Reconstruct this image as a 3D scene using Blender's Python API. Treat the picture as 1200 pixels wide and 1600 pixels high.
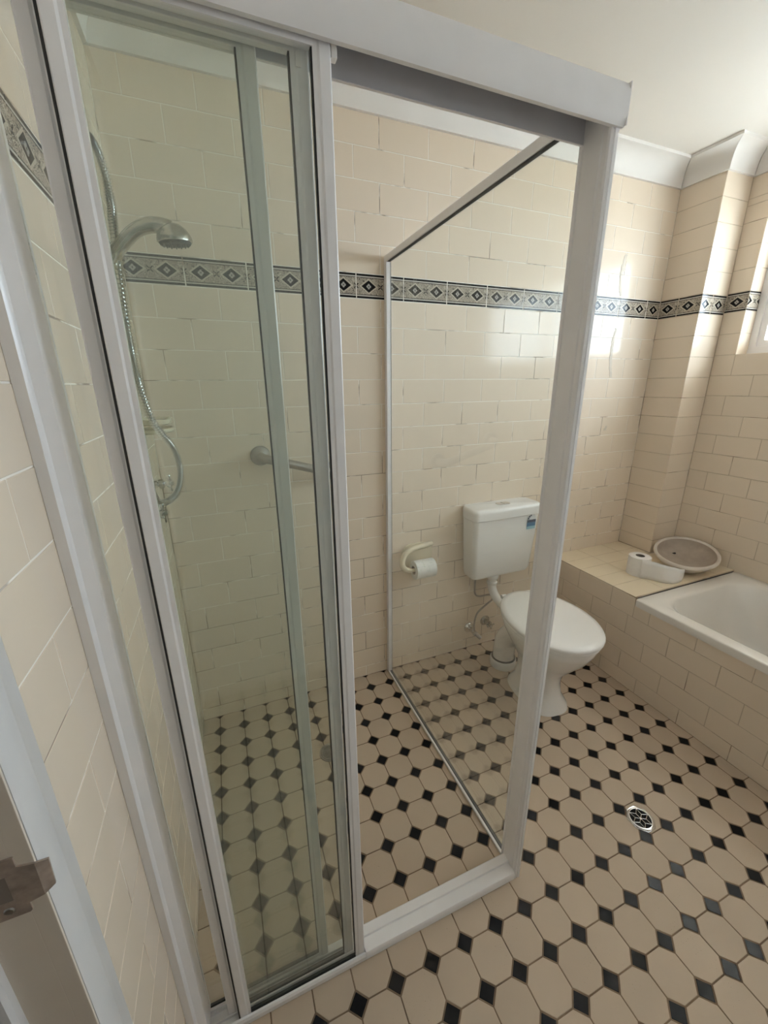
import bpy, bmesh, math, random
from mathutils import Vector, Matrix

for o in list(bpy.data.objects):
    bpy.data.objects.remove(o, do_unlink=True)
SC = bpy.context.scene
COL = SC.collection
RND = random.Random(7)

# ------------------------------------------------------------------ camera
CAM = Vector((-0.74523, -0.45929, 1.43060))
YAW, PIT, ROLL, FPX = 0.3803, -0.3046, 0.0097, 629.22
cy_, sy_, cp_, sp_ = math.cos(YAW), math.sin(YAW), math.cos(PIT), math.sin(PIT)
FWD = Vector((sy_*cp_, cy_*cp_, sp_))
R0 = Vector((cy_, -sy_, 0)); D0 = FWD.cross(R0)
RIGHT = math.cos(ROLL)*R0 + math.sin(ROLL)*D0
DOWN = -math.sin(ROLL)*R0 + math.cos(ROLL)*D0
cam_d = bpy.data.cameras.new('camera'); cam = bpy.data.objects.new('camera', cam_d); COL.objects.link(cam)
cam_d.sensor_fit = 'VERTICAL'; cam_d.sensor_height = 24.0; cam_d.lens = FPX/1600*24.0
cam_d.clip_start = 0.01
cam.matrix_world = Matrix(((RIGHT.x, -DOWN.x, -FWD.x, CAM.x), (RIGHT.y, -DOWN.y, -FWD.y, CAM.y),
                           (RIGHT.z, -DOWN.z, -FWD.z, CAM.z), (0, 0, 0, 1)))
SC.camera = cam

# ------------------------------------------------------------------ light and exposure
SC.view_settings.view_transform = 'Standard'; SC.view_settings.look = 'None'
SC.view_settings.gamma = 1.0; SC.view_settings.use_curve_mapping = False
SC.view_settings.exposure = 0.0
SKY_STRENGTH = 20.5
world = bpy.data.worlds.new('sky'); SC.world = world; world.use_nodes = True
bg = world.node_tree.nodes['Background']
bg.inputs[0].default_value = (0.74, 0.87, 1.0, 1); bg.inputs[1].default_value = SKY_STRENGTH
SC.cycles.transparent_max_bounces = 32
SC.cycles.max_bounces = 14; SC.cycles.diffuse_bounces = 8
# room dimensions (metres); the floor lattice gives the scale
XL, XR, YB, YF = -0.967, 1.695, 1.189, -0.95
ZC, ZCOR = 2.425, 2.335
WIN_Y0, WIN_Y1, WIN_Z0, WIN_Z1, WIN_X = -0.78, 0.885, 1.562, 2.22, 1.80
pl = bpy.data.lights.new('window_portal', 'AREA'); pl.shape = 'RECTANGLE'
pl.size = WIN_Z1-WIN_Z0; pl.size_y = WIN_Y1-WIN_Y0; pl.cycles.is_portal = True
plo = bpy.data.objects.new('window_portal', pl); COL.objects.link(plo)
plo.location = (WIN_X+0.06, (WIN_Y0+WIN_Y1)/2, (WIN_Z0+WIN_Z1)/2); plo.rotation_euler = (0, math.pi/2, 0)

# ------------------------------------------------------------------ materials
def new_mat(name):
    m = bpy.data.materials.new(name); m.use_nodes = True
    nt = m.node_tree; return m, nt, nt.nodes['Principled BSDF']
def nd(nt, t, **kw):
    n = nt.nodes.new(t)
    for k, v in kw.items(): setattr(n, k, v)
    return n
def mth(nt, op, a, b=None, c=None, clamp=False):
    n = nt.nodes.new('ShaderNodeMath'); n.operation = op; n.use_clamp = clamp
    for i, v in enumerate((a, b, c)):
        if v is None: continue
        if isinstance(v, (int, float)): n.inputs[i].default_value = v
        else: nt.links.new(v, n.inputs[i])
    return n.outputs[0]
def mixc(nt, f, a, b):
    n = nt.nodes.new('ShaderNodeMix'); n.data_type = 'RGBA'
    for s, v in ((n.inputs[0], f), (n.inputs[6], a), (n.inputs[7], b)):
        if isinstance(v, (int, float)): s.default_value = v
        elif isinstance(v, tuple): s.default_value = (*v, 1) if len(v) == 3 else v
        else: nt.links.new(v, s)
    return n.outputs[2]
def noise(nt, scale, detail=3, coord='Object', rough=0.5):
    tc = nd(nt, 'ShaderNodeTexCoord'); n = nd(nt, 'ShaderNodeTexNoise')
    n.inputs['Scale'].default_value = scale; n.inputs['Detail'].default_value = detail; n.inputs['Roughness'].default_value = rough
    nt.links.new(tc.outputs[coord], n.inputs['Vector']); return n.outputs[0]
def wpos(nt):
    return nd(nt, 'ShaderNodeNewGeometry').outputs['Position']
def pmat(name, col, rough=0.4, metal=0.0, var=0.06, scale=6.0, bump=0.0, bscale=60.0, spec=0.5, coat=0.0, world_noise=False):
    m, nt, b = new_mat(name)
    dark = tuple(c*(1-var*2) for c in col); lite = tuple(min(1, c*(1+var)) for c in col)
    nz = noise(nt, scale)
    c = mixc(nt, nz, dark, lite)
    nt.links.new(c, b.inputs['Base Color'])
    b.inputs['Roughness'].default_value = rough; b.inputs['Metallic'].default_value = metal
    b.inputs['Specular IOR Level'].default_value = spec; b.inputs['Coat Weight'].default_value = coat
    if bump:
        bm_ = nd(nt, 'ShaderNodeBump'); bm_.inputs['Strength'].default_value = bump; bm_.inputs['Distance'].default_value = 0.002
        nt.links.new(noise(nt, bscale, 4), bm_.inputs['Height']); nt.links.new(bm_.outputs[0], b.inputs['Normal'])
    return m
def tile_mat(name, col, rough, obj_var=0.05, var=0.03, bump=0.06, dirt=None, spec=0.22):
    """glazed tile: a little different from piece to piece, faint cloudiness, slightly wavy glaze"""
    m, nt, b = new_mat(name)
    oi = nd(nt, 'ShaderNodeObjectInfo')
    k = mth(nt, 'MULTIPLY_ADD', oi.outputs['Random'], obj_var*2, 1-obj_var)
    nz = mth(nt, 'MULTIPLY_ADD', noise(nt, 14, 4), var*2, 1-var)
    k = mth(nt, 'MULTIPLY', k, nz)
    c = mixc(nt, 1.0, col, col)
    mul = nd(nt, 'ShaderNodeVectorMath', operation='SCALE'); mul.inputs[0].default_value = col
    nt.links.new(k, mul.inputs['Scale'])
    out = mul.outputs[0]
    if dirt:
        # speckled grime in patches
        tc = wpos(nt)
        n1 = nd(nt, 'ShaderNodeTexNoise'); n1.inputs['Scale'].default_value = 260; n1.inputs['Detail'].default_value = 2
        nt.links.new(tc, n1.inputs['Vector'])
        n2 = nd(nt, 'ShaderNodeTexNoise'); n2.inputs['Scale'].default_value = 5; n2.inputs['Detail'].default_value = 3
        nt.links.new(tc, n2.inputs['Vector'])
        a = mth(nt, 'GREATER_THAN', n1.outputs[0], 0.70); bq = mth(nt, 'GREATER_THAN', n2.outputs[0], 0.60)
        f = mth(nt, 'MULTIPLY', mth(nt, 'MULTIPLY', a, bq), 0.45)
        out = mixc(nt, f, out, dirt)
    nt.links.new(out, b.inputs['Base Color'])
    rr = mth(nt, 'MULTIPLY_ADD', noise(nt, 9, 3), rough*0.5, rough*0.75)
    nt.links.new(rr, b.inputs['Roughness']); b.inputs['Specular IOR Level'].default_value = spec
    bm_ = nd(nt, 'ShaderNodeBump'); bm_.inputs['Strength'].default_value = bump; bm_.inputs['Distance'].default_value = 0.004
    nt.links.new(noise(nt, 7, 1), bm_.inputs['Height']); nt.links.new(bm_.outputs[0], b.inputs['Normal'])
    return m
def grout_mat(name, col, stain, lo, hi, amount=0.8, low=0.0):
    m, nt, b = new_mat(name)
    p = wpos(nt); n = nd(nt, 'ShaderNodeTexNoise'); n.inputs['Scale'].default_value = 9; n.inputs['Detail'].default_value = 5
    nt.links.new(p, n.inputs['Vector'])
    mr = nd(nt, 'ShaderNodeMapRange'); mr.inputs[1].default_value = lo; mr.inputs[2].default_value = hi; mr.inputs[4].default_value = amount
    nv = n.outputs[0]
    if low:      # mildew is commoner in the lower courses
        sp_ = nd(nt, 'ShaderNodeSeparateXYZ'); nt.links.new(p, sp_.inputs[0])
        m2 = nd(nt, 'ShaderNodeMapRange'); m2.inputs[1].default_value = 1.45; m2.inputs[2].default_value = 0.55; m2.inputs[4].default_value = low
        nt.links.new(sp_.outputs[2], m2.inputs[0]); nv = mth(nt, 'ADD', nv, m2.outputs[0])
    nt.links.new(nv, mr.inputs[0])
    nt.links.new(mixc(nt, mr.outputs[0], col, stain), b.inputs['Base Color'])
    b.inputs['Roughness'].default_value = 0.85
    return m

CREAM = (0.78, 0.668, 0.543)
M_tile = tile_mat('cream_glazed_tile', CREAM, 0.12, obj_var=0.012, var=0.015, bump=0.05)
M_ledge = tile_mat('cream_ledge_tile', (0.75, 0.64, 0.48), 0.3, obj_var=0.015, var=0.03, bump=0.02)
M_oct = tile_mat('beige_floor_tile', (0.53, 0.425, 0.325), 0.38, obj_var=0.04, bump=0.03, dirt=(0.16, 0.11, 0.07))
M_dot = tile_mat('black_floor_tile', (0.012, 0.012, 0.014), 0.22, obj_var=0.3)
M_grout = grout_mat('cream_grout', (0.90, 0.85, 0.78), (0.22, 0.13, 0.07), 0.57, 0.66, 0.8, low=0.13)
M_grout_tan = grout_mat('tan_grout', (0.56, 0.46, 0.35), (0.24, 0.15, 0.09), 0.55, 0.66, 0.7)
M_fgrout = grout_mat('brown_floor_grout', (0.22, 0.15, 0.095), (0.08, 0.05, 0.03), 0.45, 0.7)
M_plaster = pmat('white_plaster', (0.76, 0.72, 0.67), 0.75, var=0.02, scale=3, bump=0.05, bscale=90)
M_cornice = pmat('white_cornice', (0.80, 0.77, 0.74), 0.6, var=0.02)
M_hall = pmat('hall_paint', (0.74, 0.68, 0.60), 0.8, var=0.03)
M_alu = pmat('white_powder_coat', (0.84, 0.82, 0.82), 0.28, var=0.03, scale=20)
M_alu_in = pmat('grey_channel_metal', (0.56, 0.56, 0.60), 0.45, var=0.06, scale=20)
M_seal = pmat('dark_rubber_seal', (0.03, 0.028, 0.026), 0.6, var=0.2)
M_chrome = pmat('chrome', (0.72, 0.72, 0.72), 0.12, metal=1.0, var=0.04, scale=40)
M_chrome_old = pmat('dull_chrome', (0.62, 0.60, 0.56), 0.22, metal=1.0, var=0.15, scale=50, bump=0.1)
M_steel = pmat('brushed_steel', (0.48, 0.45, 0.42), 0.30, metal=1.0, var=0.12, scale=30)
M_rust = pmat('rusty_steel', (0.44, 0.35, 0.29), 0.42, metal=0.25, var=0.35, scale=70, bump=0.2)
M_china = pmat('white_china', (0.80, 0.775, 0.75), 0.12, var=0.015, coat=0.3)
M_plastic = pmat('white_plastic', (0.82, 0.80, 0.78), 0.25, var=0.015)
M_acrylic = pmat('white_acrylic', (0.79, 0.75, 0.70), 0.16, var=0.02, coat=0.2)
M_basin_in = pmat('dust_in_basin', (0.44, 0.365, 0.30), 0.7, var=0.1, scale=30)
M_basin = pmat('dusty_basin_china', (0.70, 0.63, 0.56), 0.4, var=0.08, scale=25)
M_creamcer = pmat('cream_ceramic', (0.72, 0.64, 0.48), 0.2, var=0.04)
M_paper = pmat('white_tissue', (0.80, 0.77, 0.74), 0.9, var=0.03, scale=30, bump=0.3, bscale=150)
M_tube = pmat('cardboard_tube', (0.24, 0.20, 0.17), 0.9, var=0.1)
M_paint = pmat('door_frame_gloss', (0.66, 0.65, 0.65), 0.35, var=0.03, scale=12)
M_paint_jamb = pmat('door_jamb_paint', (0.68, 0.60, 0.51), 0.45, var=0.05, scale=8)
M_black = pmat('black_void', (0.004, 0.004, 0.004), 0.9, var=0.0)
M_hole = pmat('drain_dark', (0.006, 0.005, 0.005), 0.7, var=0.0)
M_hose = pmat('braided_hose', (0.46, 0.41, 0.36), 0.35, metal=0.8, var=0.1, scale=120)
M_residue = pmat('dull_sealant_residue', (0.66, 0.58, 0.48), 0.55, var=0.08, scale=40)
M_rubber_grey = pmat('grey_ring_rubber', (0.12, 0.11, 0.10), 0.6, var=0.1)

def printed_roll():
    m, nt, b = new_mat('printed_tissue')
    f = mth(nt, 'GREATER_THAN', noise(nt, 45, 2), 0.60)
    nt.links.new(mixc(nt, mth(nt, 'MULTIPLY', f, 0.35), (0.80, 0.79, 0.75), (0.52, 0.55, 0.46)), b.inputs['Base Color'])
    b.inputs['Roughness'].default_value = 0.9
    return m
M_print = printed_roll()

def glass_mat(name, tint, haze, dirt_low):
    """thin soda-lime sheet with soap film: tinted transmission, Fresnel mirror, faint scattering film"""
    m, nt, b = new_mat(name); nt.nodes.remove(b)
    out = nt.nodes['Material Output']
    tr = nd(nt, 'ShaderNodeBsdfTransparent'); tr.inputs[0].default_value = (*tint, 1)
    df = nd(nt, 'ShaderNodeBsdfDiffuse'); df.inputs[0].default_value = (0.60, 0.62, 0.58, 1)
    tl = nd(nt, 'ShaderNodeBsdfTranslucent'); tl.inputs[0].default_value = (0.60, 0.62, 0.58, 1)
    film = nd(nt, 'ShaderNodeMixShader'); film.inputs[0].default_value = 0.5
    nt.links.new(df.outputs[0], film.inputs[1]); nt.links.new(tl.outputs[0], film.inputs[2])
    p = wpos(nt)
    n = nd(nt, 'ShaderNodeTexNoise'); n.inputs['Scale'].default_value = 6; n.inputs['Detail'].default_value = 4
    nt.links.new(p, n.inputs['Vector'])
    sep = nd(nt, 'ShaderNodeSeparateXYZ'); nt.links.new(p, sep.inputs[0])
    # soap scum gathers on the lowest part of a shower screen
    mr = nd(nt, 'ShaderNodeMapRange'); mr.inputs[1].default_value = 0.75; mr.inputs[2].default_value = 0.0
    mr.inputs[3].default_value = 0.0; mr.inputs[4].default_value = dirt_low
    nt.links.new(sep.outputs[2], mr.inputs[0])
    h = mth(nt, 'ADD', mth(nt, 'MULTIPLY', n.outputs[0], haze*2), mth(nt, 'MULTIPLY', mr.outputs[0], mth(nt, 'MULTIPLY', n.outputs[0], 2.0)))
    m1 = nd(nt, 'ShaderNodeMixShader'); nt.links.new(h, m1.inputs[0]); nt.links.new(tr.outputs[0], m1.inputs[1]); nt.links.new(film.outputs[0], m1.inputs[2])
    lw = nd(nt, 'ShaderNodeLayerWeight'); lw.inputs[0].default_value = 0.5
    fr = mth(nt, 'MULTIPLY_ADD', mth(nt, 'POWER', lw.outputs['Facing'], 5.0), 0.955, 0.045)
    gl = nd(nt, 'ShaderNodeBsdfGlossy'); gl.inputs['Roughness'].default_value = 0.02; gl.inputs[0].default_value = (1, 1, 1, 1)
    m2 = nd(nt, 'ShaderNodeMixShader'); nt.links.new(fr, m2.inputs[0]); nt.links.new(m1.outputs[0], m2.inputs[1]); nt.links.new(gl.outputs[0], m2.inputs[2])
    nt.links.new(m2.outputs[0], out.inputs['Surface'])
    return m
M_glass = glass_mat('shower_glass', (0.957, 0.975, 0.960), 0.014, 0.045)
M_glass_ret = glass_mat('return_glass', (0.968, 0.976, 0.962), 0.012, 0.02)
M_glass_win = glass_mat('window_glass', (0.97, 0.985, 0.98), 0.01, 0.0)

def border_mat(name):
    """printed frieze tile: two black diamonds with flowers, scrollwork, black rules top and bottom"""
    m, nt, b = new_mat(name)
    tc = nd(nt, 'ShaderNodeTexCoord'); sep = nd(nt, 'ShaderNodeSeparateXYZ'); nt.links.new(tc.outputs['Object'], sep.inputs[0])
    x, z = sep.outputs[0], sep.outputs[2]
    ax = mth(nt, 'ABSOLUTE', x); az = mth(nt, 'ABSOLUTE', z)
    dx = mth(nt, 'ABSOLUTE', mth(nt, 'SUBTRACT', ax, 0.049))          # distance from a diamond's centre
    d = mth(nt, 'ADD', mth(nt, 'DIVIDE', dx, 0.0300), mth(nt, 'DIVIDE', az, 0.0215))
    def band(v, lo, hi): return mth(nt, 'MULTIPLY', mth(nt, 'GREATER_THAN', v, lo), mth(nt, 'LESS_THAN', v, hi))
    # scrollwork: curled thin lines
    n = nd(nt, 'ShaderNodeTexNoise'); n.inputs['Scale'].default_value = 75; n.inputs['Detail'].default_value = 1.0; n.inputs['Distortion'].default_value = 2.2
    nt.links.new(tc.outputs['Object'], n.inputs['Vector'])
    w = mth(nt, 'ABSOLUTE', mth(nt, 'SUBTRACT', mth(nt, 'FRACT', mth(nt, 'MULTIPLY', n.outputs[0], 7.0)), 0.5))
    scroll = mth(nt, 'LESS_THAN', w, 0.19)
    # motif between diamonds
    def motif(cx):
        mx = mth(nt, 'SUBTRACT', ax, cx)
        r = mth(nt, 'SQRT', mth(nt, 'ADD', mth(nt, 'MULTIPLY', mx, mx), mth(nt, 'MULTIPLY', z, z)))
        dg = mth(nt, 'ABSOLUTE', mth(nt, 'SUBTRACT', mth(nt, 'ABSOLUTE', mx), az))
        return mth(nt, 'MULTIPLY', mth(nt, 'LESS_THAN', dg, 0.0022), band(r, 0.002, 0.0125))
    cross = mth(nt, 'MAXIMUM', motif(0.0), motif(0.1))
    halo = mth(nt, 'LESS_THAN', d, 1.28)
    dia = mth(nt, 'LESS_THAN', d, 1.0)
    fr = mth(nt, 'SQRT', mth(nt, 'ADD', mth(nt, 'MULTIPLY', dx, dx), mth(nt, 'MULTIPLY', z, z)))
    ang = mth(nt, 'ARCTAN2', z, mth(nt, 'SUBTRACT', ax, 0.049))
    pet = mth(nt, 'MULTIPLY_ADD', mth(nt, 'ABSOLUTE', mth(nt, 'COSINE', mth(nt, 'MULTIPLY', ang, 2.0))), 0.0035, 0.0062)
    flower = mth(nt, 'LESS_THAN', fr, pet); eye = mth(nt, 'LESS_THAN', fr, 0.0022)
    rule = band(az, 0.0350, 0.0418)
    pale = mth(nt, 'GREATER_THAN', az, 0.0308)
    thin = band(az, 0.0285, 0.0308)
    ground, ink, brown = (0.56, 0.49, 0.40), (0.010, 0.009, 0.009), (0.045, 0.035, 0.03)
    c = mixc(nt, scroll, ground, brown)
    c = mixc(nt, cross, c, ink)
    c = mixc(nt, halo, c, ground); c = mixc(nt, dia, c, ink); c = mixc(nt, flower, c, (0.42, 0.39, 0.35)); c = mixc(nt, eye, c, ink)
    c = mixc(nt, pale, c, (0.58, 0.54, 0.48)); c = mixc(nt, thin, c, brown); c = mixc(nt, rule, c, ink)
    nt.links.new(c, b.inputs['Base Color']); b.inputs['Roughness'].default_value = 0.14; b.inputs['Specular IOR Level'].default_value = 0.22
    return m
M_border = border_mat('printed_frieze_tile')

# ------------------------------------------------------------------ mesh helpers
def finish(name, verts, faces, mat, parent=None, smooth=None, mats=None, fmat=None, loc=None):
    me = bpy.data.meshes.new(name); me.from_pydata([tuple(v) for v in verts], [], faces)
    bm = bmesh.new(); bm.from_mesh(me); bmesh.ops.recalc_face_normals(bm, faces=bm.faces); bm.to_mesh(me); bm.free()
    for mm in (mats or [mat]): me.materials.append(mm)
    if fmat:
        for p, k in zip(me.polygons, fmat): p.material_index = k
    if smooth is not None:
        for p in me.polygons: p.use_smooth = True
        me.set_sharp_from_angle(angle=math.radians(smooth))
    o = bpy.data.objects.new(name, me); COL.objects.link(o)
    if parent is not None: o.parent = parent
    if loc: o.location = loc
    return o
class MB:
    def __init__(s): s.v = []; s.f = []
    def add(s, v, f):
        n = len(s.v); s.v += [tuple(p) for p in v]; s.f += [tuple(i+n for i in q) for q in f]; return s
    def box(s, x0, x1, y0, y1, z0, z1):
        return s.add([(x0,y0,z0),(x1,y0,z0),(x1,y1,z0),(x0,y1,z0),(x0,y0,z1),(x1,y0,z1),(x1,y1,z1),(x0,y1,z1)],
                     [(0,3,2,1),(4,5,6,7),(0,1,5,4),(1,2,6,5),(2,3,7,6),(3,0,4,7)])
    def rbox(s, x0, x1, y0, y1, z0, z1, r=0.002):
        """box with chamfered edges"""
        bm = bmesh.new(); bmesh.ops.create_cube(bm, size=1)
        for v in bm.verts:
            v.co = Vector(((x0+x1)/2+v.co.x*(x1-x0), (y0+y1)/2+v.co.y*(y1-y0), (z0+z1)/2+v.co.z*(z1-z0)))
        bmesh.ops.bevel(bm, geom=list(bm.edges), offset=r, segments=2, affect='EDGES', profile=0.7)
        bm.verts.index_update()
        s.add([v.co.copy() for v in bm.verts], [[v.index for v in f.verts] for f in bm.faces]); bm.free(); return s
    def loft(s, loops, cap0=True, cap1=True, closed=True):
        n = len(loops[0]); base = len(s.v)
        for L in loops: s.v += [tuple(p) for p in L]
        for k in range(len(loops)-1):
            for i in range(n if closed else n-1):
                a = base+k*n+i; b = base+k*n+(i+1) % n
                s.f.append((a, b, b+n, a+n))
        if cap0: s.f.append(tuple(base+i for i in reversed(range(n))))
        if cap1: s.f.append(tuple(base+(len(loops)-1)*n+i for i in range(n)))
        return s
    def extrude(s, prof, axis, a, b):
        """closed 2-D profile extruded along axis between a and b; profile is in the other two axes"""
        def P(p, t): return (t, p[0], p[1]) if axis == 'x' else ((p[0], t, p[1]) if axis == 'y' else (p[0], p[1], t))
        return s.loft([[P(p, a) for p in prof], [P(p, b) for p in prof]])
    def tube(s, pts, rad, sides=12, caps=True):
        pts = [Vector(p) for p in pts]; n = len(pts)
        rads = rad if isinstance(rad, (list, tuple)) else [rad]*n
        t0 = (pts[1]-pts[0]).normalized(); up = Vector((0, 0, 1)) if abs(t0.z) < 0.9 else Vector((1, 0, 0))
        u = (up - t0*up.dot(t0)).normalized(); loops = []
        for i in range(n):
            t = (pts[min(i+1, n-1)]-pts[max(i-1, 0)]).normalized()
            u = (u - t*u.dot(t)).normalized(); w = t.cross(u)
            loops.append([pts[i]+(u*math.cos(2*math.pi*k/sides)+w*math.sin(2*math.pi*k/sides))*rads[i] for k in range(sides)])
        return s.loft(loops, caps, caps)
    def lathe(s, prof, c, axis='z', sides=28):
        """prof: list of (radius, height along axis)"""
        c = Vector(c); loops = []
        A = {'x': (Vector((0,1,0)), Vector((0,0,1)), Vector((1,0,0))), 'y': (Vector((0,0,1)), Vector((1,0,0)), Vector((0,1,0))),
             'z': (Vector((1,0,0)), Vector((0,1,0)), Vector((0,0,1)))}[axis] if isinstance(axis, str) else axis
        for r, h in prof:
            r = max(r, 1e-5)
            loops.append([c+A[0]*r*math.cos(2*math.pi*k/sides)+A[1]*r*math.sin(2*math.pi*k/sides)+A[2]*h for k in range(sides)])
        return s.loft(loops)
    def build(s, name, mat, parent=None, smooth=None, loc=None):
        return finish(name, s.v, s.f, mat, parent, smooth, loc=loc)
def spline(pts, n=12):
    P = [Vector(p) for p in pts]; P = [2*P[0]-P[1]]+P+[2*P[-1]-P[-2]]; out = []
    for i in range(1, len(P)-2):
        for k in range(n):
            t = k/n
            out.append(0.5*((2*P[i])+(P[i+1]-P[i-1])*t+(2*P[i-1]-5*P[i]+4*P[i+1]-P[i+2])*t*t+(3*P[i]-P[i-1]-3*P[i+1]+P[i+2])*t**3))
    out.append(P[-2]); return out
def rrect(cx, cy, w, d, r, z=None, n=6):
    pts = []
    for (sx, sy, a0) in ((1, 1, 0), (-1, 1, 90), (-1, -1, 180), (1, -1, 270)):
        for k in range(n+1):
            a = math.radians(a0+90*k/n)
            pts.append((cx+sx*(w/2-r)+r*math.cos(a), cy+sy*(d/2-r)+r*math.sin(a)))
    return pts if z is None else [(p[0], p[1], z) for p in pts]
def egg(cx, cy, hw, front, back, z, n=40, pf=2.0, pb=2.4):
    """loop in plan: front (towards -y) and back (towards +y) halves are super-ellipses"""
    pts = []
    for k in range(n):
        a = 2*math.pi*k/n; c, s_ = math.cos(a), math.sin(a)
        p = pb if s_ > 0 else pf; L = back if s_ > 0 else front
        x = hw*math.copysign(abs(c)**(2/p), c); y = L*math.copysign(abs(s_)**(2/p), s_)
        pts.append((cx+x, cy+y, z))
    return pts
def empty(name, loc=(0, 0, 0), rz=0.0):
    o = bpy.data.objects.new(name, None); COL.objects.link(o); o.location = loc; o.rotation_euler = (0, 0, rz)
    o.empty_display_size = 0.05; return o
def tag(o, label, cat=None, kind=None, group=None):
    o['label'] = label
    if cat: o['category'] = cat
    if kind: o['kind'] = kind
    if group: o['group'] = group
    return o
def in_view(p, m=60):
    d = Vector(p)-CAM; z = d.dot(FWD)
    if z < 0.05: return False
    u = d.dot(RIGHT)/z*FPX+600; v = d.dot(DOWN)/z*FPX+800
    return -m < u < 1200+m and -m < v < 1600+m

# ------------------------------------------------------------------ tiled faces
GAP, TH, BEV = 0.0026, 0.0045, 0.0008
_tile_cache = {}
def tile_mesh(w, h, mat, off=(0.0, 0.0)):
    """tile lying in local x-z, face at y = 0 looking to -y, body behind; bevelled edge. off = centre of the pattern."""
    key = (round(w, 4), round(h, 4), mat.name, round(off[0], 4), round(off[1], 4))
    if key in _tile_cache: return _tile_cache[key]
    b = min(BEV, w*0.2, h*0.2); ox, oz = off
    def ring(i, y): return [(ox-w/2+i, y, oz-h/2+i), (ox+w/2-i, y, oz-h/2+i), (ox+w/2-i, y, oz+h/2-i), (ox-w/2+i, y, oz+h/2-i)]
    v = ring(0, TH)+ring(0, b)+ring(b, 0); f = [(8, 9, 10, 11)]
    for k in range(4):
        f.append((k, (k+1) % 4, 4+(k+1) % 4, 4+k)); f.append((4+k, 4+(k+1) % 4, 8+(k+1) % 4, 8+k))
    me = bpy.data.meshes.new('tile'); me.from_pydata(v, [], f); me.materials.append(mat)
    _tile_cache[key] = me; return me
def tiles(parent, rects, M, name='tile', rest='distant_tile_courses'):
    """rects: (s0,s1,t0,t1,mat[,pattern centre s,t]) in face coordinates; M maps face (s, 0, t) to the parent's space.
    Tiles near the frame become parts; those wholly out of view are joined in one part."""
    far_v, far_f, far_m = [], [], None
    for r in rects:
        s0, s1, t0, t1, mat = r[:5]
        w, h = s1-s0-(0.0036 if mat is M_border else GAP), t1-t0-GAP
        if w < 0.004 or h < 0.004: continue
        cs, ct = (s0+s1)/2, (t0+t1)/2
        off = (0.0, 0.0) if len(r) == 5 else (cs-r[5], ct-r[6])
        me = tile_mesh(w, h, mat, off)
        org = Vector((cs-off[0], 0, ct-off[1]))
        jit = Matrix.Rotation(RND.uniform(-.0022, .0022), 4, 'X') @ Matrix.Rotation(RND.uniform(-.0022, .0022), 4, 'Z')
        T = M @ Matrix.Translation(org) @ Matrix.Translation(Vector((off[0], 0, off[1]))) @ jit @ Matrix.Translation(Vector((-off[0], 0, -off[1])))
        vis = any(in_view(M @ Vector((a, 0, c))) for a in (s0, cs, s1) for c in (t0, ct, t1))
        if vis:
            o = bpy.data.objects.new(name if mat is not M_border else 'frieze_tile', me); COL.objects.link(o); o.parent = parent; o.matrix_local = T
        else:
            if mat is M_border: mat = M_tile
            n = len(far_v); far_v += [T @ v.co for v in me.vertices]; far_f += [tuple(i+n for i in p.vertices) for p in me.polygons]
    if far_v:
        o = finish(rest, far_v, far_f, M_tile, parent); o['kind'] = 'stuff'
P_X, P_Z, ZB, HB = 0.1999, 0.0997, 1.753, 0.088
def courses(s0, s1, t0, t1, soff, zb=ZB, border=True, mat=None):
    """running-bond courses clipped to a rectangle; border band at zb..zb+HB"""
    mat = mat or M_tile; out = []; rows = []
    for n in range(1, 20): rows.append((zb-n*P_Z, zb-(n-1)*P_Z, n))
    for n in range(1, 9): rows.append((zb+HB+(n-1)*P_Z, zb+HB+n*P_Z, n))
    rows.append((zb, zb+HB, 0))
    for a, b, n in rows:
        ta, tb = max(a, t0), min(b, t1)
        if tb-ta < 0.004: continue
        half = 0.5 if n % 2 else 0.0
        k = math.floor((s0-soff)/P_X-half)-1
        while True:
            sa = soff+(k+half)*P_X; sb = sa+P_X; k += 1
            if sa > s1: break
            ca, cb = max(sa, s0), min(sb, s1)
            if cb-ca < 0.004: continue
            if n == 0: out.append((ca, cb, ta, tb, M_border, (sa+sb)/2, (a+b)/2))
            else: out.append((ca, cb, ta, tb, mat))
    return out
def face_back(y): return Matrix.Translation(Vector((0, y, 0)))                                   # looks to -y, s = x
def face_left(x): return Matrix.Translation(Vector((x, 0, 0))) @ Matrix.Rotation(math.pi/2, 4, 'Z')    # looks to +x, s = y
def face_right(x): return Matrix.Translation(Vector((x, 0, 0))) @ Matrix.Rotation(-math.pi/2, 4, 'Z')  # looks to -x, s = -y
GR = 0.0009   # how far the grout lies behind the tile face

# ------------------------------------------------------------------ the room shell
def struct(name, mb, mat, label, parent=None):
    o = mb.build(name, mat, parent); o['kind'] = 'structure'; o['label'] = label; return o
floor = struct('floor', MB().box(-2.3, XR+0.2, YF-0.15, YB+0.15, -0.12, -GR), M_fgrout, 'tiled bathroom floor of beige octagons and small black squares')
ceiling = struct('ceiling', MB().box(-2.3, XR+0.2, YF-0.15, YB+0.15, ZC, ZC+0.12), M_plaster, 'plain off-white plaster ceiling')
NX, NY = 1.505, 0.982
wall_back = struct('wall_back', MB().box(-2.3, XR+0.2, YB+GR, YB+0.15, 0, ZC), M_grout, 'cream tiled back wall behind toilet and shower')
tiles(wall_back, courses(XL, NX, 0.0, ZCOR+0.02, -0.1918), face_back(YB))
DO0, DO1, DOZ = -0.87, -0.075, 2.04      # doorway in the left wall
ZBL = ZB-0.016
mb = MB().box(XL-0.13, XL-GR, DO1, YB+0.02, 0, ZC).box(XL-0.13, XL-GR, YF, DO0, 0, ZC).box(XL-0.13, XL-GR, DO0, DO1, DOZ, ZC)
wall_left = struct('wall_left', mb, M_grout, 'cream tiled side wall carrying the shower fittings')
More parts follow.
